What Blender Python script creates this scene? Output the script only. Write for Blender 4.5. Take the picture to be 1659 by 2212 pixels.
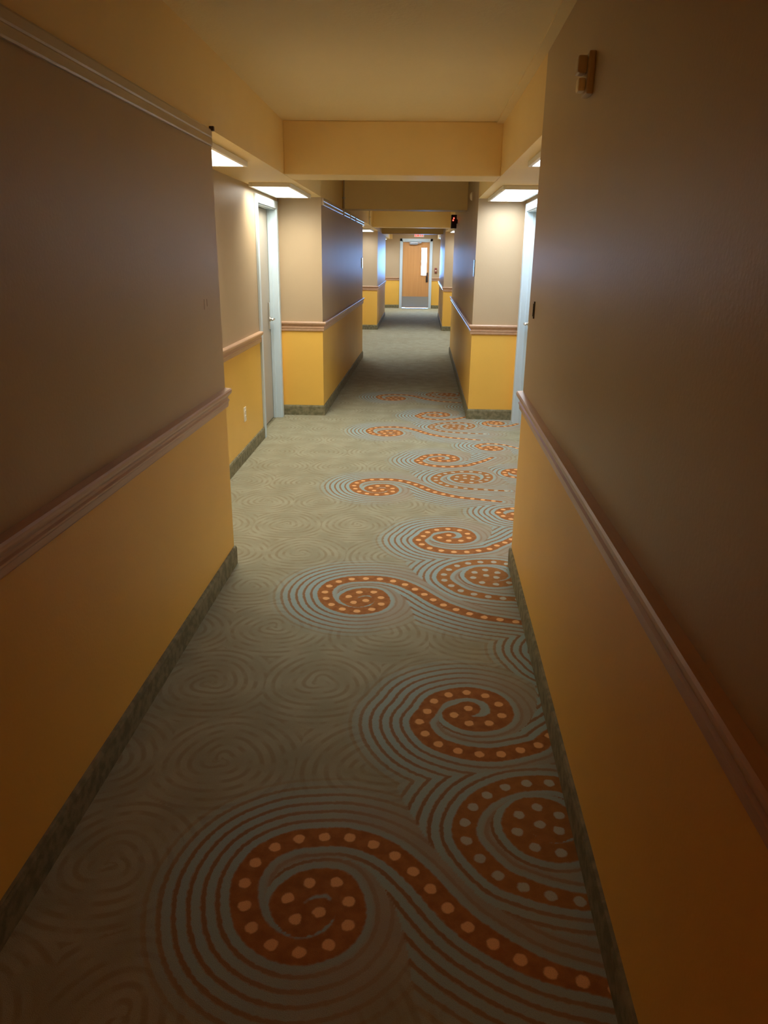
import bpy, bmesh, math, random
import numpy as np
from mathutils import Matrix, Vector
random.seed(4)
for o in list(bpy.data.objects): bpy.data.objects.remove(o, do_unlink=True)
S = bpy.context.scene
COL = S.collection

# ------------------------------------------------------------------ camera
W, Hh, FPX, EYE = 1659.0, 2212.0, 1602.0, 1.6
def cam_rot(v1=(901.0, 555.0), v2=(765.0, 5757.0)):
    a = np.array([v1[0]-W/2, -(v1[1]-Hh/2), -FPX]); a /= np.linalg.norm(a)
    b = np.array([v2[0]-W/2, -(v2[1]-Hh/2), -FPX]); z = -b/np.linalg.norm(b)
    z = z - z.dot(a)*a; z /= np.linalg.norm(z)
    return np.array([np.cross(a, z), a, z])
R3 = cam_rot()
cd = bpy.data.cameras.new('camera'); cam = bpy.data.objects.new('camera', cd); COL.objects.link(cam)
cam.matrix_world = Matrix.Translation((0, 0, EYE)) @ Matrix([list(map(float, r)) for r in R3]).to_4x4()
cd.sensor_fit = 'VERTICAL'; cd.sensor_height = 24.0; cd.sensor_width = 18.0; cd.lens = 24.0*FPX/Hh
cd.clip_start = 0.02; cd.clip_end = 200
S.camera = cam

# ------------------------------------------------------------------ light and exposure
S.view_settings.view_transform = 'Standard'; S.view_settings.look = 'None'
S.view_settings.gamma = 1.0; S.view_settings.use_curve_mapping = False
S.view_settings.exposure = 0.52
LAMP = 16.5                      # ceiling panel radiance
LAMP_COL = (1.0, 0.95, 0.84)
LAMP_COL2 = (0.72, 0.79, 0.90)   # cooler tubes on the right and far ahead
DAY = 120.0                       # daylight behind the far door's pane
w = bpy.data.worlds.new('daylight'); S.world = w; w.use_nodes = True
bgn = w.node_tree.nodes['Background']; bgn.inputs[0].default_value = (0.24, 0.50, 1.0, 1); bgn.inputs[1].default_value = DAY
S.cycles.max_bounces = 12; S.cycles.diffuse_bounces = 8; S.cycles.glossy_bounces = 4
S.cycles.sample_clamp_indirect = 6.0
S.cycles.caustics_reflective = False; S.cycles.caustics_refractive = False
pl = bpy.data.lights.new('sky_portal', 'AREA'); pl.shape = 'RECTANGLE'; pl.size = 0.22; pl.size_y = 0.9
pl.cycles.is_portal = True
po = bpy.data.objects.new('sky_portal', pl); COL.objects.link(po); po.location = (0.26, 25.5, 1.45)
po.rotation_euler = (math.radians(-90), 0, 0)   # faces back down the corridor

# ------------------------------------------------------------------ materials
def mat(name, col=(.5, .5, .5), rough=.5, metal=0.0, spec=.5, emit=None, es=0.0):
    m = bpy.data.materials.new(name); m.use_nodes = True
    b = m.node_tree.nodes['Principled BSDF']
    b.inputs['Base Color'].default_value = (*col, 1); b.inputs['Roughness'].default_value = rough
    b.inputs['Metallic'].default_value = metal; b.inputs['Specular IOR Level'].default_value = spec
    if emit: b.inputs['Emission Color'].default_value = (*emit, 1); b.inputs['Emission Strength'].default_value = es
    return m
class G:
    """small helper for building node graphs"""
    def __init__(s, m): s.t = m.node_tree; s.n = s.t.nodes; s.b = s.n['Principled BSDF']
    def new(s, k, **kw):
        nd = s.n.new(k)
        for a, v in kw.items(): setattr(nd, a, v)
        return nd
    def put(s, sock, v):
        if hasattr(v, 'links') or hasattr(v, 'is_linked'): s.t.links.new(v, sock)
        else: sock.default_value = v
    def m(s, op, a, b=0.0, c=0.0):
        nd = s.new('ShaderNodeMath', operation=op)
        for i, v in enumerate((a, b, c)): s.put(nd.inputs[i], v)
        return nd.outputs[0]
    def mix(s, f, a, b):
        nd = s.new('ShaderNodeMix', data_type='RGBA')
        s.put(nd.inputs[0], f)
        for i, v in ((6, a), (7, b)):
            s.put(nd.inputs[i], (*v, 1) if isinstance(v, tuple) and len(v) == 3 else v)
        return nd.outputs[2]
    def step(s, v, lo, hi):
        nd = s.new('ShaderNodeMapRange', interpolation_type='SMOOTHSTEP')
        s.put(nd.inputs[0], v); s.put(nd.inputs[1], lo); s.put(nd.inputs[2], hi)
        return nd.outputs[0]
    def noise(s, scale, detail=2, vec=None, rough=.5):
        nd = s.new('ShaderNodeTexNoise'); nd.inputs['Scale'].default_value = scale
        nd.inputs['Detail'].default_value = detail; nd.inputs['Roughness'].default_value = rough
        if vec is not None: s.t.links.new(vec, nd.inputs['Vector'])
        return nd.outputs['Fac']
    def pos(s): return s.new('ShaderNodeNewGeometry').outputs['Position']
    def sep(s, v):
        nd = s.new('ShaderNodeSeparateXYZ'); s.t.links.new(v, nd.inputs[0]); return nd.outputs
    def attr(s, name): return s.new('ShaderNodeAttribute', attribute_name=name).outputs['Fac']
    def bump(s, h, dist, strength=.5):
        nd = s.new('ShaderNodeBump'); nd.inputs['Distance'].default_value = dist
        nd.inputs['Strength'].default_value = strength
        s.t.links.new(h, nd.inputs['Height']); s.t.links.new(nd.outputs[0], s.b.inputs['Normal'])

RAIL_Z = 0.90
UP = (.455, .35, .215); LOW = (.80, .49, .092)
# two-tone painted wall: beige above the chair rail, golden ochre below
m_wall = mat('two_tone_wall_paint', UP, .42, spec=.36)
g = G(m_wall); P = g.pos(); z = g.sep(P)[2]
nz = g.noise(2.2, 3, P)
upc = g.mix(nz, (UP[0]*.93, UP[1]*.92, UP[2]*.90), (UP[0]*1.06, UP[1]*1.06, UP[2]*1.07))
loc_ = g.mix(nz, (LOW[0]*.93, LOW[1]*.92, LOW[2]*.9), (LOW[0]*1.06, LOW[1]*1.06, LOW[2]*1.1))
two = g.mix(g.m('GREATER_THAN', z, RAIL_Z), loc_, upc)
# above the height of the recess ceilings the left walls carry the soffit's golden cream
g.put(g.b.inputs['Base Color'], g.mix(g.m('MULTIPLY', g.m('GREATER_THAN', z, 2.133), g.m('LESS_THAN', g.sep(P)[0], -0.8)), two, g.mix(nz, (.80, .61, .28), (.87, .69, .34))))
g.bump(g.noise(90, 2, P), .004, .12)
m_sof = mat('warm_cream_soffit_paint', (.66, .52, .27), .55)
g = G(m_sof); P = g.pos()
g.put(g.b.inputs['Base Color'], g.mix(g.noise(3, 3, P), (.80, .61, .28), (.87, .69, .34)))
g.bump(g.noise(70, 2, P), .004, .15)
m_ceil = mat('cream_ceiling_paint', (.70, .60, .38), .6)
g = G(m_ceil); P = g.pos()
g.put(g.b.inputs['Base Color'], g.mix(g.noise(2.5, 3, P), (.79, .67, .39), (.85, .73, .45)))
g.bump(g.noise(60, 3, P), .006, .25)
m_rail = mat('taupe_rail', (.50, .36, .27), .32)
g = G(m_rail); P = g.pos()
sc = g.new('ShaderNodeVectorMath', operation='MULTIPLY'); g.t.links.new(P, sc.inputs[0]); sc.inputs[1].default_value = (30, 3, 60)
g.put(g.b.inputs['Base Color'], g.mix(g.noise(1.0, 4, sc.outputs[0]), (.42, .25, .145), (.62, .41, .26)))
m_race = mat('raceway_plastic', (.50, .43, .34), .28)
m_base = mat('olive_carpet_base', (.135, .135, .085), .75)
g = G(m_base); P = g.pos()
g.put(g.b.inputs['Base Color'], g.mix(g.step(g.noise(26, 4, P), .35, .65), (.14, .13, .065), (.24, .22, .125)))
g.bump(g.noise(400, 2, P), .003, .4)
m_frame = mat('pale_blue_grey_frame_paint', (.56, .68, .74), .35)
m_leafp = mat('taupe_door_paint', (.42, .38, .30), .4)
m_wood = mat('orange_wood_veneer', (.58, .29, .10), .42)
g = G(m_wood); P = g.pos()
sc = g.new('ShaderNodeVectorMath', operation='MULTIPLY'); g.t.links.new(P, sc.inputs[0]); sc.inputs[1].default_value = (22, 22, 1.4)
g.put(g.b.inputs['Base Color'], g.mix(g.noise(1.0, 5, sc.outputs[0]), (.50, .235, .075), (.66, .35, .13)))
m_steel = mat('brushed_steel', (.50, .54, .58), .35, .8)
m_sadd = mat('pale_aluminium', (.42, .58, .85), .28, .6)
m_chrome = mat('satin_nickel', (.72, .70, .64), .25, .9)
m_dark = mat('dark_bronze', (.05, .035, .03), .4)
m_black = mat('black_plastic', (.012, .008, .008), .35)
m_red = mat('red_sign_light', (.5, .02, .01), .5, emit=(1, .05, .03), es=6)
m_redl = mat('red_letter_light', (.5, .02, .01), .5, emit=(1, .06, .03), es=1.6)
m_ivory = mat('ivory_plastic', (.84, .77, .60), .35)
m_device = mat('beige_device_plastic', (.50, .40, .28), .4)
m_maroon = mat('maroon_enamel', (.22, .06, .045), .4)
m_plate = mat('pale_blue_plate', (.35, .55, .85), .2, .5)
m_gap = mat('dark_gap', (.01, .01, .01), .9)
m_lampframe = mat('white_lamp_frame', (.80, .80, .76), .45)
def lamp_lens(name, col):
    # prismatic lens: throws its light mostly downwards, much less at flat angles
    m = mat(name, (.85, .9, .92), .4, emit=col, es=LAMP); g = G(m)
    ge = g.new('ShaderNodeNewGeometry'); dt = g.new('ShaderNodeVectorMath', operation='DOT_PRODUCT')
    g.t.links.new(ge.outputs['Normal'], dt.inputs[0]); g.t.links.new(ge.outputs['Incoming'], dt.inputs[1])
    c = g.m('ABSOLUTE', dt.outputs['Value'])
    g.put(g.b.inputs['Emission Strength'], g.m('MULTIPLY', g.m('ADD', .14, g.m('MULTIPLY', g.step(c, .10, .70), 1.0)), LAMP))
    return m
m_diff = lamp_lens('prismatic_lens_warm_tubes', LAMP_COL)
m_diffc = lamp_lens('prismatic_lens_cool_tubes', LAMP_COL2)
m_glass = bpy.data.materials.new('window_glass'); m_glass.use_nodes = True
nt = m_glass.node_tree; nt.nodes.clear()
tr = nt.nodes.new('ShaderNodeBsdfTransparent'); tr.inputs[0].default_value = (.93, .97, 1, 1)
gl = nt.nodes.new('ShaderNodeBsdfGlossy'); gl.inputs['Roughness'].default_value = .03
fr = nt.nodes.new('ShaderNodeFresnel'); mx = nt.nodes.new('ShaderNodeMixShader'); ou = nt.nodes.new('ShaderNodeOutputMaterial')
nt.links.new(fr.outputs[0], mx.inputs[0]); nt.links.new(tr.outputs[0], mx.inputs[1]); nt.links.new(gl.outputs[0], mx.inputs[2])
nt.links.new(mx.outputs[0], ou.inputs[0])

# carpet: d = distance to the edge of the nearest scroll band, s = length along it, amp = strength of the pale rings,
# kind = colour way of the scroll, swirl = tone-on-tone background swirls
m_carpet = mat('scroll_carpet', (.4, .36, .25), .95, spec=.15)
g = G(m_carpet); P = g.pos()
d, s_, amp, kind, sw, cen = (g.attr(k) for k in ('cd', 'cs', 'camp', 'ckind', 'cswirl', 'ccen'))
wob = g.m('MULTIPLY', g.m('SUBTRACT', g.noise(60, 2, P), .5), .010)
dw = g.m('ADD', d, wob)
base = g.mix(g.step(g.noise(7, 3, P), .3, .7), (.325, .32, .215), (.395, .39, .27))
base = g.mix(g.m('MULTIPLY', g.step(sw, .35, .9), g.m('MULTIPLY', g.step(g.noise(14, 2, P), .35, .6), .55)), base, (.25, .20, .11))
# ring field around the bands
near = g.m('SUBTRACT', 1.0, g.step(dw, .12, .26))
ringz = g.m('MULTIPLY', amp, near)
base = g.mix(g.m('MULTIPLY', g.m('SUBTRACT', 1.0, g.step(dw, .05, .22)), .55), base, (.37, .31, .25))
ph = g.m('FRACT', g.m('DIVIDE', g.m('MAXIMUM', dw, 0.0), .037))
isblue = g.m('MULTIPLY', g.step(ph, 0.0, .08), g.m('SUBTRACT', 1.0, g.step(ph, .58, .68)))
isbrn = g.m('MULTIPLY', g.step(ph, .62, .72), g.m('SUBTRACT', 1.0, g.step(ph, .92, 1.0)))
c1 = g.mix(g.m('MULTIPLY', isblue, ringz), base, (.33, .45, .43))
c1 = g.mix(g.m('MULTIPLY', isbrn, g.m('MULTIPLY', near, g.m('ADD', .22, g.m('MULTIPLY', amp, .62)))), c1, (.26, .13, .055))
# band
inb = g.m('SUBTRACT', 1.0, g.step(dw, -.004, .003))
bandc = g.mix(g.step(g.noise(30, 3, P), .3, .7), (.31, .12, .034), (.41, .17, .052))
bandc = g.mix(g.m('MULTIPLY', kind, .35), bandc, (.36, .19, .06))
pp = .074
fs = g.m('MULTIPLY', g.m('SUBTRACT', g.m('FRACT', g.m('DIVIDE', s_, pp)), .5), pp)
rr = g.m('SQRT', g.m('ADD', g.m('MULTIPLY', fs, fs), g.m('MULTIPLY', cen, cen)))
dot = g.m('SUBTRACT', 1.0, g.step(g.m('ADD', rr, wob), .0135, .0195))
dotc = g.mix(kind, (.90, .52, .22), (.50, .54, .44))
bandc = g.mix(g.m('MULTIPLY', dot, .95), bandc, dotc)
c1 = g.mix(inb, c1, bandc)
fib = g.noise(420, 2, P)
c1 = g.mix(g.m('MULTIPLY', g.step(fib, .35, .7), .22), c1, (.12, .09, .05))
g.put(g.b.inputs['Base Color'], c1)
g.bump(fib, .004, .5)

# ------------------------------------------------------------------ mesh helpers
def box(bm, x0, x1, y0, y1, z0, z1, bev=0.0):
    vs = [bm.verts.new((x, y, z)) for z in (z0, z1) for x, y in ((x0, y0), (x1, y0), (x1, y1), (x0, y1))]
    fs = [bm.faces.new([vs[i] for i in q]) for q in ((3, 2, 1, 0), (4, 5, 6, 7), (0, 1, 5, 4), (1, 2, 6, 5), (2, 3, 7, 6), (3, 0, 4, 7))]
    if bev:
        bmesh.ops.bevel(bm, geom=list({e for f in fs for e in f.edges}), offset=bev, segments=2, affect='EDGES', profile=.6)
def prism(bm, pts, z0, z1):
    lo = [bm.verts.new((x, y, z0)) for x, y in pts]; hi = [bm.verts.new((x, y, z1)) for x, y in pts]
    n = len(pts)
    bm.faces.new(lo[::-1]); bm.faces.new(hi)
    for i in range(n): bm.faces.new((lo[i], lo[(i+1) % n], hi[(i+1) % n], hi[i]))
def cyl(bm, c, axis, r, h, seg=24, r2=None, bev=0):
    q = {'x': Matrix.Rotation(math.pi/2, 4, 'Y'), 'y': Matrix.Rotation(math.pi/2, 4, 'X'), 'z': Matrix.Identity(4)}[axis]
    bmesh.ops.create_cone(bm, cap_ends=True, segments=seg, radius1=r, radius2=r if r2 is None else r2, depth=h, matrix=Matrix.Translation(c) @ q)
def sweep(bm, path, prof, side):
    """extrude a profile [(out, z)] along a plan polyline, mitred; side=+1 offsets to the right-hand side of travel"""
    n = len(path); rows = []
    for i, (x, y) in enumerate(path):
        ds = []
        if i > 0: ds.append(Vector((x-path[i-1][0], y-path[i-1][1])).normalized())
        if i < n-1: ds.append(Vector((path[i+1][0]-x, path[i+1][1]-y)).normalized())
        nn = [Vector((v.y, -v.x))*side for v in ds]
        nv = nn[0] if len(nn) == 1 else (nn[0]+nn[1]); nv = nv.normalized()
        k = 1.0/max(.3, nv.dot(nn[0]))
        rows.append([bm.verts.new((x+nv.x*o*k, y+nv.y*o*k, z)) for o, z in prof])
    m = len(prof)
    for i in range(n-1):
        for j in range(m): bm.faces.new((rows[i][j], rows[i][(j+1) % m], rows[i+1][(j+1) % m], rows[i+1][j]))
    bm.faces.new(rows[0]); bm.faces.new(rows[-1][::-1])
def obj(name, bm, m, parent=None, smooth=False):
    bmesh.ops.recalc_face_normals(bm, faces=bm.faces[:])
    me = bpy.data.meshes.new(name); bm.to_mesh(me); bm.free()
    for mm in (m if isinstance(m, list) else [m]): me.materials.append(mm)
    if smooth: me.shade_smooth()
    o = bpy.data.objects.new(name, me); COL.objects.link(o)
    if parent is not None:
        o.parent = parent; o.matrix_parent_inverse = Matrix.Translation(parent.location).inverted()
    return o
def empty(name, loc, label, cat, group=None):
    o = bpy.data.objects.new(name, None); COL.objects.link(o); o.location = loc; o.empty_display_size = .1
    o['label'] = label; o['category'] = cat
    if group: o['group'] = group
    return o
def tag(o, label, cat, group=None, kind=None):
    o['label'] = label; o['category'] = cat
    if group: o['group'] = group
    if kind: o['kind'] = kind
    return o
B = bmesh.new

# ------------------------------------------------------------------ plan of the corridor
CZ, SZ = 2.475, 2.135            # ceiling, soffit
Y0, YE = -4.0, 25.28
XL, XR = -1.95, 1.62
# corridor faces (slightly out of parallel as in the building): (y, x)
L1 = [(-1.0, Y0), (-.985, 0.0), (-.951, 3.705)]
L2 = [(-.943, 7.735), (-.872, 12.54)]
L3 = [(-.885, 17.55), (-.885, 21.9)]
R1 = [(.45, Y0), (.475, 0.0), (.556, 3.79)]
R2 = [(.572, 7.705), (.618, 13.4)]
R3_ = [(.612, 17.49), (.640, 21.9)]
AL, AR = -1.37, 1.03             # back walls of the recesses

def wall(name, pts, z0, z1, label, holes=None):
    bm = B(); prism(bm, pts, z0, z1)
    return tag(obj(name, bm, m_wall), label, 'wall', kind='structure')
wall('wall_left', L1 + [(XL, 3.705), (XL, Y0)], 0, CZ, 'long left wall nearest the camera, beige over golden ochre')
wall('wall_left', L2 + [(XL, 12.54), (XL, 7.735)], 0, CZ, 'left wall block between first and second recess')
wall('wall_left', L3 + [(XL, 21.9), (XL, 17.55)], 0, CZ, 'left wall block between second recess and far end')
wall('wall_right', R1 + [(XR, 3.79), (XR, Y0)], 0, CZ, 'long right wall nearest the camera, beige over golden ochre')
wall('wall_right', R2 + [(XR, 13.4), (XR, 7.705)], 0, CZ, 'right wall block between first and second recess')
wall('wall_right', R3_ + [(XR, 21.9), (XR, 17.49)], 0, CZ, 'right wall block between second recess and far end')
# recess back walls; first recess has a door opening each side
DLy, DRy = (6.70, 7.60), (6.66, 7.56)
DZ = 2.03
bm = B(); box(bm, XL, AL, 3.705, DLy[0], 0, SZ); box(bm, XL, AL, DLy[0], DLy[1], DZ, SZ); box(bm, XL, AL, DLy[1], 7.735, 0, SZ); box(bm, XL, AL-.128, DLy[0], DLy[1], 0, DZ)
tag(obj('wall_left', bm, m_wall), 'back wall of the near left recess with outlet and door opening', 'wall', kind='structure')
bm = B(); box(bm, AR, XR, 3.79, DRy[0], 0, SZ); box(bm, AR, XR, DRy[0], DRy[1], DZ, SZ); box(bm, AR, XR, DRy[1], 7.705, 0, SZ); box(bm, AR+.128, XR, DRy[0], DRy[1], 0, DZ)
tag(obj('wall_right', bm, m_wall), 'back wall of the near right recess with door opening', 'wall', kind='structure')
for nm, pts, lab in (('wall_left', [(XL, 12.54), (-1.30, 12.54), (-1.30, 17.55), (XL, 17.55)], 'back wall of the second left recess'),
                     ('wall_right', [(1.05, 13.4), (XR, 13.4), (XR, 17.49), (1.05, 17.49)], 'back wall of the second right recess'),
                     ('wall_left', [(XL, 21.9), (-1.30, 21.9), (-1.30, YE), (XL, YE)], 'back wall of the far left recess by the wooden door'),
                     ('wall_right', [(1.05, 21.9), (XR, 21.9), (XR, YE), (1.05, YE)], 'back wall of the far right recess by the wooden door')):
    wall(nm, pts, 0, SZ, lab)
# end wall with door opening
EX0, EX1 = -.51, .445
EZ = 2.10
bm = B(); box(bm, XL, EX0, YE, YE+.15, 0, CZ); box(bm, EX1, XR, YE, YE+.15, 0, CZ); box(bm, EX0, EX1, YE, YE+.15, EZ, CZ)
tag(obj('wall_back', bm, m_wall), 'end wall around the wooden door, beige over golden ochre', 'wall', kind='structure')
bm = B(); box(bm, XL, XR, Y0-.15, Y0, 0, CZ)
tag(obj('wall_front', bm, m_wall), 'wall closing the corridor behind the camera', 'wall', kind='structure')
# ceiling
bm = B(); box(bm, XL, XR, Y0-.15, YE+.15, CZ, CZ+.12)
tag(obj('ceiling', bm, m_ceil), 'cream painted corridor ceiling', 'ceiling', kind='structure')
# soffits over the recesses
def soffit(pts, lab):
    bm = B(); prism(bm, pts, SZ, CZ)
    tag(obj('ceiling_soffit', bm, m_sof), lab, 'soffit', kind='structure')
soffit([(XL, 3.705), (-.951, 3.705), (-.943, 7.735), (XL, 7.735)], 'golden soffit over the near left recess')
soffit([(.556, 3.79), (XR, 3.79), (XR, 7.705), (.572, 7.705)], 'golden soffit over the near right recess')
soffit([(XL, 12.54), (-.872, 12.54), (-.885, 17.55), (XL, 17.55)], 'soffit over the second left recess')
soffit([(.618, 13.4), (XR, 13.4), (XR, 17.49), (.612, 17.49)], 'soffit over the second right recess')
soffit([(XL, 21.9), (-.885, 21.9), (-.885, YE), (XL, YE)], 'soffit over the far left recess')
soffit([(.640, 21.9), (XR, 21.9), (XR, YE), (.640, YE)], 'soffit over the far right recess')
# cross beams
for y0, y1, xa, xb, lab in ((5.65, 6.04, -.948, .565, 'cream cross beam between the near recesses'),
                            (9.62, 9.95, -.918, .590, 'dark shaded cross beam beyond the near recesses'),
                            (15.3, 15.7, -.880, .615, 'pale cross beam between the second pair of recesses'),
                            (19.6, 19.95, -.885, .627, 'shaded cross beam nearest the far wooden door')):
    bm = B(); box(bm, xa, xb, y0, y1, SZ, CZ, .008)
    tag(obj('ceiling_beam', bm, m_sof), lab, 'beam', kind='structure')

# ------------------------------------------------------------------ carpet floor
PER = 1.836
def floor_xy(u, v):
    dd = R3 @ np.array([u-W/2, -(v-Hh/2), -FPX]); t = -EYE/dd[2]; return (dd[0]*t, dd[1]*t)
def spline(pts, n=9):
    p = [pts[0]] + list(pts) + [pts[-1]]; out = []
    for i in range(1, len(p)-2):
        a, b, c, e = (np.array(p[i+k]) for k in (-1, 0, 1, 2))
        for t in np.linspace(0, 1, n, endpoint=False):
            out.append(.5*((2*b)+(-a+c)*t+(2*a-5*b+4*c-e)*t*t+(-a+3*b-3*c+e)*t**3))
    out.append(np.array(p[-1])); return np.array(out)
px1 = [(1170,1352),(1120,1344),(1085,1339),(1050,1334),(1017,1326.5),(986,1317),(956,1306),(933,1294),(910,1280),(891,1270),(870,1261),(844,1254),(814,1250),(782,1250),(751,1252),(719,1261),(703,1276),(704,1291),(715,1305),(738,1315),(771,1320),(807,1315),(824,1304),(823,1291),(807,1279),(772,1280),(752,1291),(770,1303),(790,1297)]
px2 = [(1262,1520),(1225,1562),(1188,1589),(1162,1610),(1118,1622),(1072,1630),(1022,1628),(973,1617),(930,1597),(906,1562),(923,1536),(941,1512),(973,1500),(1014,1496),(1057,1506),(1079,1524),(1083,1547),(1057,1562),(1012,1562),(981,1544),(1012,1530)]
px4 = [(1190,1300),(1150,1298),(1110,1294),(1080,1292),(1048,1288),(1022,1283),(998,1277),(972,1263),(958,1250),(962,1237),(980,1225),(1010,1217),(1040,1214),(1078,1215),(1112,1224),(1122,1240),(1108,1256),(1070,1262),(1035,1256),(1020,1243),(1035,1232),(1065,1233),(1080,1243),(1062,1249),(1050,1243)]
m1 = spline([floor_xy(*p) for p in px1]); m2 = spline([floor_xy(*p) for p in px2]); m4 = spline([floor_xy(*p) for p in px4])
c1_ = m1[-1]; m7 = (m2-m2[-1])*.62*np.array([1, -1])+np.array([.70, 4.62-PER]); m12 = (m1-c1_)*.62*np.array([1, -1])+np.array([.86, 3.86])
MOT = [(m1, .037, 0.0), (m2, .037, 0.0), (m4, .036, 1.0), (m7, .028, 0.0), (m12, .028, 0.0)]
NR = 306; DY = PER/NR; X0, X1 = -1.42, 1.10; NX = int((X1-X0)/.006)+1
gx = np.linspace(X0, X1, NX); gy = np.arange(NR)*DY
GX, GY = np.meshgrid(gx, gy); q = np.stack([GX.ravel(), GY.ravel()], 1)
bestd = np.full(len(q), 9.0); bs = np.zeros(len(q)); bk = np.zeros(len(q)); bc = np.zeros(len(q)); bdx = np.zeros(len(q))
for poly, hw, kd in MOT:
    a = poly[:-1]; e = poly[1:]-a; ln = np.sqrt((e**2).sum(1)); cs = np.concatenate([[0], np.cumsum(ln)])
    tot = cs[-1]
    for sh in range(-5, 4):
        aa = a + np.array([0, sh*PER])
        if aa[:, 1].max() < -.35 or aa[:, 1].min() > PER+.35: continue
        md = np.full(len(q), 81.0); ms = np.zeros(len(q)); mxv = np.zeros(len(q))
        for i in range(len(aa)):
            r = q-aa[i]; t = np.clip((r@e[i])/max(1e-9, ln[i]**2), 0, 1)
            rx = r[:, 0]-t*e[i, 0]; ry = r[:, 1]-t*e[i, 1]; dd = rx*rx+ry*ry
            k = dd < md
            md[k] = dd[k]; ms[k] = cs[i]+t[k]*ln[i]; mxv[k] = rx[k]
        md = np.sqrt(md)
        wd = hw*(0.55+.45*np.clip(ms/.45, 0, 1)) + .008*np.clip((ms-(tot-.55))/.3, 0, 1)
        ed = md-wd
        k = ed < bestd
        bestd[k] = ed[k]; bs[k] = (tot-ms)[k]+.037; bk[k] = kd; bc[k] = md[k]; bdx[k] = (-mxv/np.maximum(md, 1e-4))[k]
amp = np.clip(.50+.70*bdx, .08, 1.0); amp = np.maximum(amp, np.clip(1.0-(bestd-.012)/.018, 0, 1)*.75)
# tone-on-tone swirls
vort = []
rs = np.random.RandomState(7)
for iy in range(4):
    for ix in range(7):
        vort.append((-1.45+ix*.44+(iy % 2)*.22+rs.uniform(-.05, .05), (iy+.5)*PER/4+rs.uniform(-.03, .03), rs.choice([-1, 1]), rs.uniform(0, 1)))
bd = np.full(len(q), 9.0); val = np.zeros(len(q))
for vx, vy, sg, p0 in vort:
    for sh in (-1, 0, 1):
        rx = q[:, 0]-vx; ry = q[:, 1]-vy-sh*PER; r = np.sqrt(rx*rx+ry*ry); th = np.arctan2(ry, rx)
        f = .5+.5*np.cos(2*np.pi*(r/.040+sg*2*th/(2*np.pi)+p0)+1.2*np.sin(3*th))
        k = r < bd; bd[k] = r[k]; val[k] = f[k]
swirl = val*np.clip((bestd-.06)/.12, 0, 1)
F = {n: v.reshape(NR, NX) for n, v in (('cd', bestd), ('cs', bs), ('camp', amp), ('ckind', bk), ('ccen', bc), ('cswirl', swirl))}
def rows(y0, y1, st): return list(range(int(math.floor(y0/DY)), int(math.ceil(y1/DY))+1, st))
def grid(rr, cc):
    ys = np.array(rr)*DY; xs = gx[cc]
    X, Y = np.meshgrid(xs, ys); co = np.stack([X.ravel(), Y.ravel(), np.zeros(X.size)], 1)
    n = len(cc); m = len(rr); i = (np.arange(m-1)[:, None]*n+np.arange(n-1)[None, :]).ravel()
    return co, np.stack([i, i+1, i+n+1, i+n], 1), {k: v[np.ix_(np.array(rr) % NR, cc)].ravel() for k, v in F.items()}
rn = rows(.9, 9.3, 1); cc1 = np.arange(NX)
rb = list(range(rn[-1], int(math.ceil((YE+.3)/DY))+4, 4)); rp = list(range(rn[0]-4*math.ceil((rn[0]+4.0/DY)/4), rn[0]+1, 4)); cc4 = np.unique(np.append(np.arange(0, NX, 4), NX-1))
parts = [grid(rn, cc1), grid(rb, cc4), grid(rp, cc4)]
parts[1][2]['cd'] = parts[1][2]['cd']*0+.6   # the far run of carpet is plain
off = 0; CO = []; FA = []; AT = {k: [] for k in F}
for co, fa, at in parts:
    CO.append(co); FA.append(fa+off); off += len(co)
    for k in F: AT[k].append(at[k])
CO = np.concatenate(CO); FA = np.concatenate(FA)
me = bpy.data.meshes.new('floor'); me.vertices.add(len(CO)); me.vertices.foreach_set('co', CO.ravel())
me.loops.add(FA.size); me.loops.foreach_set('vertex_index', FA.ravel()); me.polygons.add(len(FA))
me.polygons.foreach_set('loop_start', np.arange(len(FA))*4); me.polygons.foreach_set('loop_total', np.full(len(FA), 4))
me.update(calc_edges=True)
for k in F:
    a = me.attributes.new(k, 'FLOAT', 'POINT'); a.data.foreach_set('value', np.concatenate(AT[k]).astype(np.float32))
me.materials.append(m_carpet)
fl = bpy.data.objects.new('floor', me); COL.objects.link(fl)
tag(fl, 'beige carpet with orange dotted scrolls and pale blue rings', 'carpet', kind='structure')
# slab under the carpet, reaching into the door openings
bm = B(); box(bm, XL, XR, Y0-.15, YE+.3, -.12, -.002)
tag(obj('floor_slab', bm, m_base), 'floor slab under the carpet', 'floor', kind='structure')

# ------------------------------------------------------------------ baseboards and chair rails
pB = [(.0, .0), (.012, .0), (.013, .09), (.009, .104), (.0, .106)]
def base_trim(name, path, side, lab):
    bm = B(); sweep(bm, path, pB, side); tag(obj(name, bm, m_base), lab, 'baseboard', kind='structure')
CW = .055   # door casing width
base_trim('baseboard_left', L1+[(AL, 3.705), (AL, DLy[0]-CW)], 1, 'olive baseboard along the near left wall and its recess')
base_trim('baseboard_left', [(AL, DLy[1]+CW), (AL, 7.735)]+L2+[(-1.30, 12.54), (-1.30, 17.55)]+L3+[(-1.30, 21.9), (-1.30, YE), (EX0-CW, YE)], 1, 'olive baseboard from the near left door on to the far end')
base_trim('baseboard_right', R1+[(AR, 3.79), (AR, DRy[0]-CW)], -1, 'olive baseboard along the near right wall and its recess')
base_trim('baseboard_right', [(AR, DRy[1]+CW), (AR, 7.705)]+R2+[(1.05, 13.4), (1.05, 17.49)]+R3_+[(1.05, 21.9), (1.05, YE), (EX1+CW, YE)], -1, 'olive baseboard from the near right door on to the far end')
z0 = .868
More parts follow.
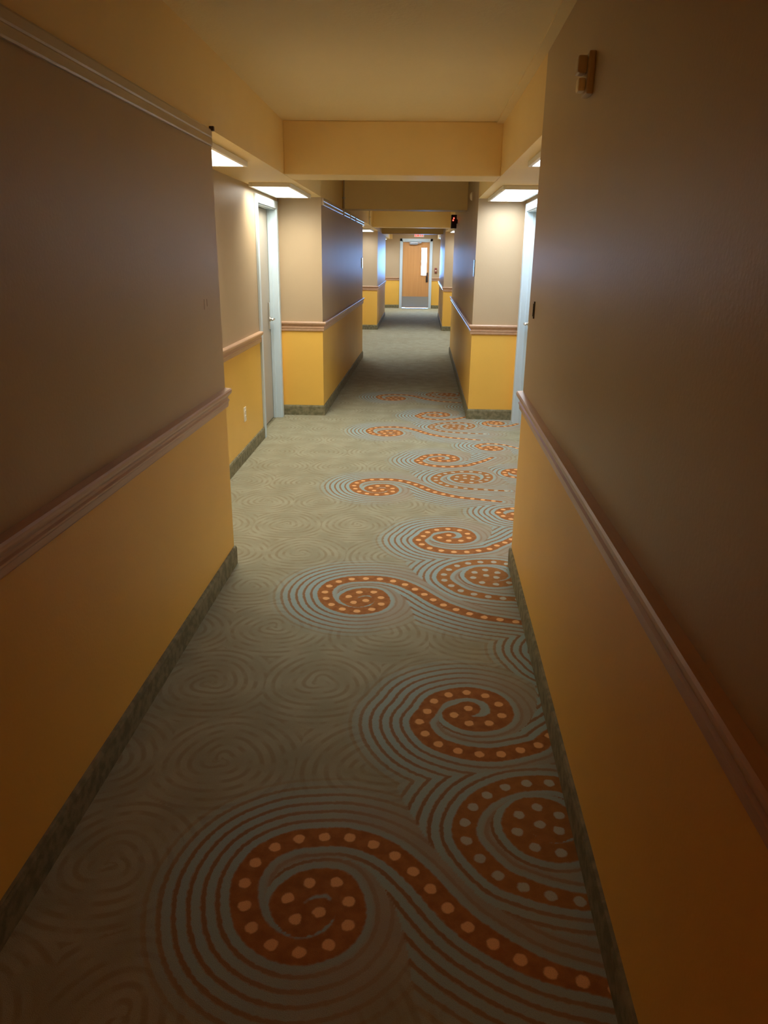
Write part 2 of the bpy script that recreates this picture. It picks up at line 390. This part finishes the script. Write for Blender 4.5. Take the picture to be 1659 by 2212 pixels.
pR = [(.0, z0), (.010, z0), (.014, z0+.006), (.015, z0+.026), (.020, z0+.032), (.020, z0+.038), (.013, z0+.043), (.013, z0+.052), (.019, z0+.058), (.031, z0+.070), (.034, z0+.078), (.034, z0+.088), (.029, z0+.094), (.0, z0+.096)]
def rail(name, path, side, lab):
    bm = B(); sweep(bm, path, pR, side); tag(obj(name, bm, m_rail), lab, 'chair rail', kind='structure')
rail('trim_1', L1, 1, 'moulded taupe chair rail on the near left wall')
rail('trim_2', [(AL, 3.705+.03), (AL, DLy[0]-CW)], 1, 'chair rail in the near left recess above the outlet')
rail('trim_3', [(AL, 7.735)]+L2, 1, 'chair rail on the left block past the near left door')
rail('trim_4', [(-1.30, 17.55)]+L3, 1, 'chair rail on the far left block')
rail('trim_5', R1, -1, 'moulded taupe chair rail on the near right wall')
rail('trim_6', [(AR, 3.79+.03), (AR, DRy[0]-CW)], -1, 'chair rail in the near right recess')
rail('trim_7', [(AR, 7.705)]+R2, -1, 'chair rail on the right block past the near right door')
rail('trim_8', [(1.05, 17.49)]+R3_, -1, 'chair rail on the far right block')
rail('trim_9', [(-1.30, YE), (EX0-CW, YE)], 1, 'chair rail on the end wall left of the wooden door')
rail('trim_10', [(EX1+CW, YE), (1.05, YE)], 1, 'chair rail on the end wall right of the wooden door')
rail('trim_14', [(-1.30, 12.57), (-1.30, 17.55)], 1, 'chair rail in the second left recess')
rail('trim_15', [(1.05, 13.43), (1.05, 17.49)], -1, 'chair rail in the second right recess')
# flat cable raceway high on the left walls
zt = 2.062
pW = [(.0, zt), (.020, zt), (.024, zt+.006), (.024, zt+.030), (.020, zt+.034), (.024, zt+.040), (.024, zt+.064), (.018, zt+.070), (.0, zt+.070)]
bm = B(); sweep(bm, [(-1.0, Y0), (-.985, 0.0), (-.9512, 3.69)], [(o_*.4, z_) for o_, z_ in pW], 1)
tag(obj('trim_11', bm, m_race), 'cable raceway high on the near left wall', 'raceway', kind='structure')
rw = B(); sweep(rw, [(-.943, 7.75), (-.872, 12.52)], pW, 1)
rwo = tag(obj('trim_12', rw, m_race), 'cable raceway high on the left block past the near recess', 'raceway', kind='structure')
for yy in (9.55, 10.35, 11.1):
    xx = -.943+(yy-7.735)*.01478
    bm = B(); box(bm, xx, xx+.027, yy, yy+.06, zt-.003, zt+.073, .002); obj('joint_cover', bm, m_ivory, rwo)
# slim cove strip along the top of the right wall
bm = B(); sweep(bm, [(.45, Y0), (.475, 0.0), (.556, 3.79), (.565, 5.64)], [(.0, CZ-.012), (.048, CZ-.012), (.048, CZ-.001), (.0, CZ-.001)], -1)
tag(obj('trim_13', bm, m_ceil), 'slim ceiling strip along the near right wall', 'trim', kind='structure')

# ------------------------------------------------------------------ doors of the near recess
def side_door(name, x, y0, y1, sgn, lab):
    """x = wall face, sgn=+1 means the corridor lies towards +x"""
    bm = B(); o = sgn
    def bx(xa, xb, *r, **k): box(bm, min(xa, xb), max(xa, xb), *r, **k)
    # jambs and head, then the face casing
    dpt = .13
    for ya, yb in ((y0, y0+.02), (y1-.02, y1)): bx(x-o*dpt, x+o*.004, ya, yb, 0, DZ)
    bx(x-o*dpt, x+o*.004, y0, y1, DZ-.02, DZ)
    bx(x+o*.0, x+o*.018, y0-CW, y0+.012, 0, DZ+CW, bev=.003); bx(x+o*.0, x+o*.018, y1-.012, y1+CW, 0, DZ+CW, bev=.003)
    bx(x+o*.0, x+o*.0175, y0+.0125, y1-.0125, DZ-.012, DZ+CW-.0005, bev=.003)
    for ya, yb in ((y0+.02, y0+.032), (y1-.032, y1-.02)): bx(x-o*.045, x-o*.075, ya, yb, 0, DZ-.02)
    fr = tag(obj(name, bm, m_frame), lab, 'door', kind='structure')
    bm = B(); bx2 = lambda xa, xb, *r, **k: box(bm, min(xa, xb), max(xa, xb), *r, **k)
    bx2(x-o*.078, x-o*.122, y0+.024, y1-.028, .008, DZ-.024, bev=.002)
    lf = obj('door_leaf', bm, m_leafp, fr); lf['label'] = 'taupe painted door leaf'
    yh = y1-.10
    bm = B(); box(bm, min(x-o*.078, x-o*.066), max(x-o*.078, x-o*.066), yh-.028, yh+.028, .90, 1.16, .004)
    bp = obj('lock_plate', bm, m_chrome, fr)
    bm = B(); cyl(bm, (x-o*.045, yh, 1.0), 'x', .011, .05, 16); cyl(bm, (x-o*.024, yh-.05, 1.0), 'y', .009, .12, 16)
    cyl(bm, (x-o*.063, yh, 1.0), 'x', .024, .008, 24)
    obj('door_handle', bm, m_chrome, fr, True)
    return fr
side_door('door_2', AL, DLy[0], DLy[1], 1, 'pale framed door in the near left recess')
side_door('door_3', AR, DRy[0], DRy[1], -1, 'pale framed door in the near right recess')

# ------------------------------------------------------------------ far wooden door
bm = B()
box(bm, EX0, EX0+.045, YE-.01, YE+.15, 0, EZ); box(bm, EX1-.045, EX1, YE-.01, YE+.15, 0, EZ); box(bm, EX0, EX1, YE-.01, YE+.15, EZ-.05, EZ)
box(bm, EX0-CW+.01, EX0+.03, YE-.025, YE, 0, EZ+.05, .004); box(bm, EX1-.03, EX1+CW-.01, YE-.025, YE, 0, EZ+.05, .004)
box(bm, EX0-CW+.01, EX1+CW-.01, YE-.025, YE, EZ-.03, EZ+.05, .004)
d1 = tag(obj('door_1', bm, m_frame), 'orange wooden door at the far end of the corridor in a pale frame', 'door', kind='structure')
lx0, lx1, ly = EX0+.044, EX1-.044, YE+.03
wx0, wx1, wz0, wz1 = .150, .310, 1.04, 1.87
bm = B(); lz1 = EZ-.049
box(bm, lx0, wx0, ly, ly+.045, .016, lz1); box(bm, wx1, lx1, ly, ly+.045, .016, lz1)
box(bm, wx0, wx1, ly, ly+.045, .016, wz0); box(bm, wx0, wx1, ly, ly+.045, wz1, lz1)
leaf = obj('door_leaf', bm, m_wood, d1); leaf['label'] = 'orange wood veneer door leaf'
bm = B(); t_ = .022
box(bm, wx0-t_, wx0, ly-.01, ly+.05, wz0-t_, wz1+t_, .003); box(bm, wx1, wx1+t_, ly-.01, ly+.05, wz0-t_, wz1+t_, .003)
box(bm, wx0, wx1, ly-.01, ly+.05, wz0-t_, wz0, .003); box(bm, wx0, wx1, ly-.01, ly+.05, wz1, wz1+t_, .003)
obj('glazing_frame', bm, m_wood, d1)
bm = B(); box(bm, wx0, wx1, ly+.019, ly+.025, wz0, wz1); gp = obj('vision_panel', bm, m_glass, d1); gp['label'] = 'narrow bright glass pane'
bm = B(); box(bm, lx0+.01, lx1-.01, ly-.003, ly, .045, .37, .001); obj('kick_plate', bm, m_steel, d1)
bm = B(); box(bm, EX0+.045, EX1-.045, YE-.30, YE+.075, 0.0, .012, .004); th = obj('threshold', bm, m_sadd, d1); th['label'] = 'pale blue metal threshold'
bm = B(); box(bm, -.25, .01, ly-.06, ly, 1.97, 2.035, .006); dc = obj('door_closer', bm, m_steel, d1)
bm = B(); box(bm, -.20, .12, ly-.085, ly-.06, 2.01, 2.022, .003); box(bm, .06, .13, ly-.10, ly-.06, 2.02, 2.05); obj('closer_arm', bm, m_steel, dc)
bm = B(); box(bm, lx1-.10, lx1-.035, ly-.008, ly, .82, 1.12, .003); hp = obj('pull_plate', bm, m_dark, d1)
bm = B(); cyl(bm, (lx1-.068, ly-.045, .97), 'z', .011, .20, 16); cyl(bm, (lx1-.068, ly-.025, 1.05), 'y', .009, .04, 12); cyl(bm, (lx1-.068, ly-.025, .89), 'y', .009, .04, 12)
obj('pull_handle', bm, m_dark, hp, True)

# ------------------------------------------------------------------ ceiling lights
def ceiling_light(x0, x1, y0, y1, label, group, lens=None, SZ=SZ):
    c = ((x0+x1)/2, (y0+y1)/2, SZ)
    t = empty('ceiling_light', c, label, 'light', group)
    bm = B(); e = .022; zt_, zb = SZ-.0005, SZ-.030
    box(bm, x0, x0+e, y0, y1, zb, zt_, .003); box(bm, x1-e, x1, y0, y1, zb, zt_, .003)
    box(bm, x0+e, x1-e, y0, y0+e, zb, zt_, .003); box(bm, x0+e, x1-e, y1-e, y1, zb, zt_, .003)
    obj('frame', bm, m_lampframe, t)
    # prismatic lens: shallow ribbed tray
    bm = B(); n = 12; xs = [x0+e+(x1-x0-2*e)*i/n for i in range(n+1)]
    rows_ = []
    for y, drop in ((y0+e, 0), (y0+e+.02, .002), (y1-e-.02, .002), (y1-e, 0)):
        r_ = []
        for i, x in enumerate(xs):
            edge = min(1, min(i, n-i)/1.0)
            r_.append(bm.verts.new((x, y, SZ-.022-drop*edge-(.002 if i % 2 else 0))))
        rows_.append(r_)
    for a_, b_ in zip(rows_[:-1], rows_[1:]):
        for i in range(n): bm.faces.new((a_[i], a_[i+1], b_[i+1], b_[i]))
    obj('diffuser', bm, lens or m_diff, t)
    return t
ga, gb, gc = 'fluorescent lights of the near recesses', 'fluorescent lights of the second recesses', 'fluorescent lights by the far door'
ceiling_light(-1.335, -1.045, 3.86, 4.92, 'ceiling light over the near left recess, closest to the camera', ga)
ceiling_light(-1.335, -1.005, 6.28, 7.45, 'ceiling light beside the near left door', ga)
ceiling_light(.632, .952, 3.90, 4.78, 'ceiling light mostly hidden behind the near right wall', ga, m_diffc)
ceiling_light(.655, .985, 6.30, 7.62, 'ceiling light beside the near right door', ga, m_diffc)
ceiling_light(-1.27, -.95, 13.0, 14.2, 'ceiling light at the near end of the second left recess', gb, m_diffc)
ceiling_light(-1.27, -.95, 16.0, 17.3, 'ceiling light at the far end of the second left recess', gb, m_diffc)
ceiling_light(.69, 1.01, 13.7, 14.7, 'ceiling light at the near end of the second right recess', gb, m_diffc)
ceiling_light(.69, 1.01, 16.0, 17.2, 'ceiling light at the far end of the second right recess', gb, m_diffc)
ceiling_light(-1.27, -.95, 23.6, 24.8, 'ceiling light left of the far wooden door', gc, m_diffc)
ceiling_light(.71, 1.01, 23.6, 24.8, 'ceiling light right of the far wooden door', gc, m_diffc)

# unseen fill lamp added behind the camera to give the near walls an orange cast
t = empty('added_fill_lamp', (-.25, -2.6, CZ), 'added warm fill lamp, out of view on the ceiling behind the camera', 'lamp')
bm = B(); cyl(bm, (-.25, -2.6, CZ-.012), 'z', .12, .024, 40); obj('ceiling_plate', bm, m_chrome, t)
bm = B(); bmesh.ops.create_uvsphere(bm, u_segments=32, v_segments=16, radius=.11, matrix=Matrix.Translation((-.25, -2.6, CZ-.06)) @ Matrix.Diagonal((1, 1, .6, 1)))
obj('globe', bm, mat('warm_fill_glow', (.8, .6, .4), .4, emit=(1.0, .34, .04), es=50.0), t, True)

ceiling_light(-.32, .28, 24.1, 24.7, 'square ceiling light in front of the far wooden door', gc, m_diffc, CZ)

# ------------------------------------------------------------------ small things on the walls
# strobe high on the near right wall
def rx(y): return .475+(.556-.475)*y/3.79
y = 2.66; x = rx(y)
t = empty('alarm_strobe', (x, y, 2.08), 'small beige alarm strobe high on the near right wall', 'alarm')
bm = B(); box(bm, x-.022, x, y-.040, y+.040, 2.085, 2.205, .006); obj('back_plate', bm, m_device, t)
bm = B(); box(bm, x-.052, x-.022, y-.028, y+.028, 2.145, 2.195, .008); obj('horn', bm, m_device, t)
bm = B(); box(bm, x-.045, x-.022, y-.022, y+.022, 2.095, 2.135, .008); obj('strobe_lens', bm, m_ivory, t)
# black card slot low-key plate on near right wall edge
y = 3.59; x = rx(y)
t = empty('wall_slot', (x, y, 1.33), 'narrow black plate at the far edge of the near right wall', 'plate')
bm = B(); box(bm, x-.006, x, y-.011, y+.011, 1.335, 1.412, .002); obj('face_plate', bm, m_dark, t)
bm = B(); box(bm, x-.008, x-.006, y-.004, y+.004, 1.345, 1.402); obj('slot', bm, m_gap, t)
# scuffs on the near left wall
for yy, zz, hh, dx in ((3.43, 1.385, .045, 0), (3.475, 1.39, .032, 0)):
    xx = -.985+.034*yy/3.705
    bm = B(); prism(bm, [(xx-.001, yy-.002), (xx+.0006, yy-.002), (xx+.0006, yy+.002), (xx-.001, yy+.002)], zz-hh/2, zz+hh/2)
    tag(obj('wall_scuff', bm, mat('scuff', (.22, .13, .08), .7)), 'longer dark scuff on the near left wall' if hh > .04 else 'shorter dark scuff on the near left wall, right of the longer one', 'scuff')
# small dark cap at the end of the raceway by the recess corner
bm = B(); box(bm, -.952, -.930, 3.682, 3.70, 2.125, 2.145, .003)
tag(obj('cable_clip', bm, m_dark), 'small dark clip at the top corner of the near left recess', 'clip')
# outlet in the left recess
y, zc = 5.92, .37
t = empty('wall_outlet', (AL, y, .31), 'ivory wall outlet low in the near left recess', 'outlet')
bm = B(); box(bm, AL, AL+.006, y-.036, y+.036, zc-.058, zc+.058, .002); obj('cover_plate', bm, m_ivory, t)
for k in (-1, 1):
    bm = B(); cyl(bm, (AL+.0075, y, zc+k*.021), 'x', .0165, .004, 20); rc = obj('receptacle', bm, m_ivory, t)
    bm = B(); box(bm, AL+.0095, AL+.0102, y-.008, y-.006, zc+k*.021-.004, zc+k*.021+.006); box(bm, AL+.0095, AL+.0102, y+.006, y+.008, zc+k*.021-.004, zc+k*.021+.006)
    obj('slot', bm, m_gap, rc)
# oval detector high on the right block
y = 8.55; x = .572+.046*(y-7.705)/5.695
t = empty('wall_sensor', (x, y, 2.15), 'pale oval sensor high on the right wall past the cross beam', 'sensor')
bm = B(); cyl(bm, (x-.008, y, 2.215), 'x', .048, .016, 32); obj('mounting_ring', bm, m_device, t, False)
bm = B(); bmesh.ops.create_uvsphere(bm, u_segments=24, v_segments=12, radius=.038, matrix=Matrix.Translation((x-.016, y, 2.215)) @ Matrix.Diagonal((.6, 1, 1.1, 1)))
obj('dome', bm, m_ivory, t, True)
# faint pipe drop left side beyond the beam
t = empty('conduit_pipe', (-.90, 9.56, 2.14), 'thin vertical conduit at the left end of the dark beam', 'pipe')
bm = B(); cyl(bm, (-.895, 9.60, 2.305), 'z', .009, .33, 16); obj('pipe', bm, m_device, t, True)
bm = B(); box(bm, -.915, -.880, 9.592, 9.618, 2.25, 2.265, .002); obj('strap', bm, m_steel, t)
t = empty('conduit_pipe', (-.862, 14.2, 2.14), 'pale vertical conduit left of the second pair of recesses', 'pipe')
bm = B(); cyl(bm, (-.864, 14.2, 2.30), 'z', .012, .34, 16); obj('pipe', bm, m_ivory, t, True)
bm = B(); box(bm, -.882, -.848, 14.19, 14.21, 2.25, 2.27, .002); obj('strap', bm, m_steel, t)
# black box sign with red lights on the right wall
t = empty('exit_sign', (.585, 12.2, 2.02), 'black box sign with red lights on the right wall before the second recess', 'sign')
bm = B(); box(bm, .505, .590, 12.18, 12.30, 2.02, 2.215, .005); hs = obj('housing', bm, m_black, t)
bm = B(); box(bm, .590, .604, 12.21, 12.27, 2.09, 2.15); obj('mounting_bracket', bm, m_black, t)
for zz, xx in ((2.165, .545), (2.135, .535)):
    bm = B(); cyl(bm, (xx, 12.176, zz), 'y', .010, .01, 16); obj('indicator_light', bm, m_red, t)
# exit sign over the far door
t = empty('exit_sign', (.06, YE, 2.16), 'pale sign with red EXIT letters over the far wooden door', 'sign')
bm = B(); box(bm, -.11, .21, YE-.05, YE, 2.195, 2.375, .006); obj('housing', bm, m_lampframe, t)
def letter(ch, x, zb, hgt, wdt, st, yy):
    bm = B()
    def s4(x0, x1, z0_, z1_): box(bm, x0, x1, yy-.004, yy, z0_, z1_)
    if ch in 'EI': s4(x, x+st, zb, zb+hgt) if ch == 'E' else s4(x+wdt/2-st/2, x+wdt/2+st/2, zb, zb+hgt)
    if ch == 'E':
        for k in (0, .5, 1): s4(x+st, x+wdt, zb+k*(hgt-st), zb+k*(hgt-st)+st)
    if ch == 'T': s4(x+wdt/2-st/2, x+wdt/2+st/2, zb, zb+hgt-st); s4(x, x+wdt, zb+hgt-st, zb+hgt)
    if ch == 'X':
        for a_ in (0, 1):
            p = [(x, zb), (x+st*1.2, zb), (x+wdt, zb+hgt), (x+wdt-st*1.2, zb+hgt)]
            if a_: p = [(2*x+wdt-px_, pz) for px_, pz in p]
            f_ = [bm.verts.new((px_, yy-.004-a_*.0005, pz)) for px_, pz in p]; b_ = [bm.verts.new((px_, yy, pz)) for px_, pz in p]
            bm.faces.new(f_); bm.faces.new(b_[::-1])
            for i in range(4): bm.faces.new((f_[i], f_[(i+1) % 4], b_[(i+1) % 4], b_[i]))
    return bm
for i, ch in enumerate('EXIT'):
    obj('letter', letter(ch, -.085+i*.070, 2.215, .13, .054, .018, YE-.05), m_redl, t)
# fire alarm pull station right of the far door
t = empty('alarm_pull_station', (.60, YE, 1.11), 'small maroon alarm pull station right of the far wooden door', 'alarm')
bm = B(); box(bm, .575, .655, YE-.035, YE, 1.12, 1.27, .006); obj('housing', bm, m_maroon, t)
bm = B(); box(bm, .590, .640, YE-.050, YE-.035, 1.17, 1.20, .004); obj('pull_bar', bm, m_ivory, t)
# narrow plates at the wall block corners
for (x, y, lab, sg) in ((.5735, 7.80, 'thin pale plate on the right block corner past the near door', -1), (-.8735, 12.42, 'thin pale plate on the left block edge before the second recess', 1)):
    t = empty('wall_plate', (x, y, 1.42), lab, 'plate')
    bm = B(); box(bm, min(x, x+sg*.008), max(x, x+sg*.008), y-.05, y+.05, 1.42, 1.58, .002); obj('plate', bm, m_plate, t)
    for zz in (1.44, 1.56):
        bm = B(); cyl(bm, (x+sg*.0085, y, zz), 'x', .004, .003, 10); obj('screw', bm, m_steel, t)
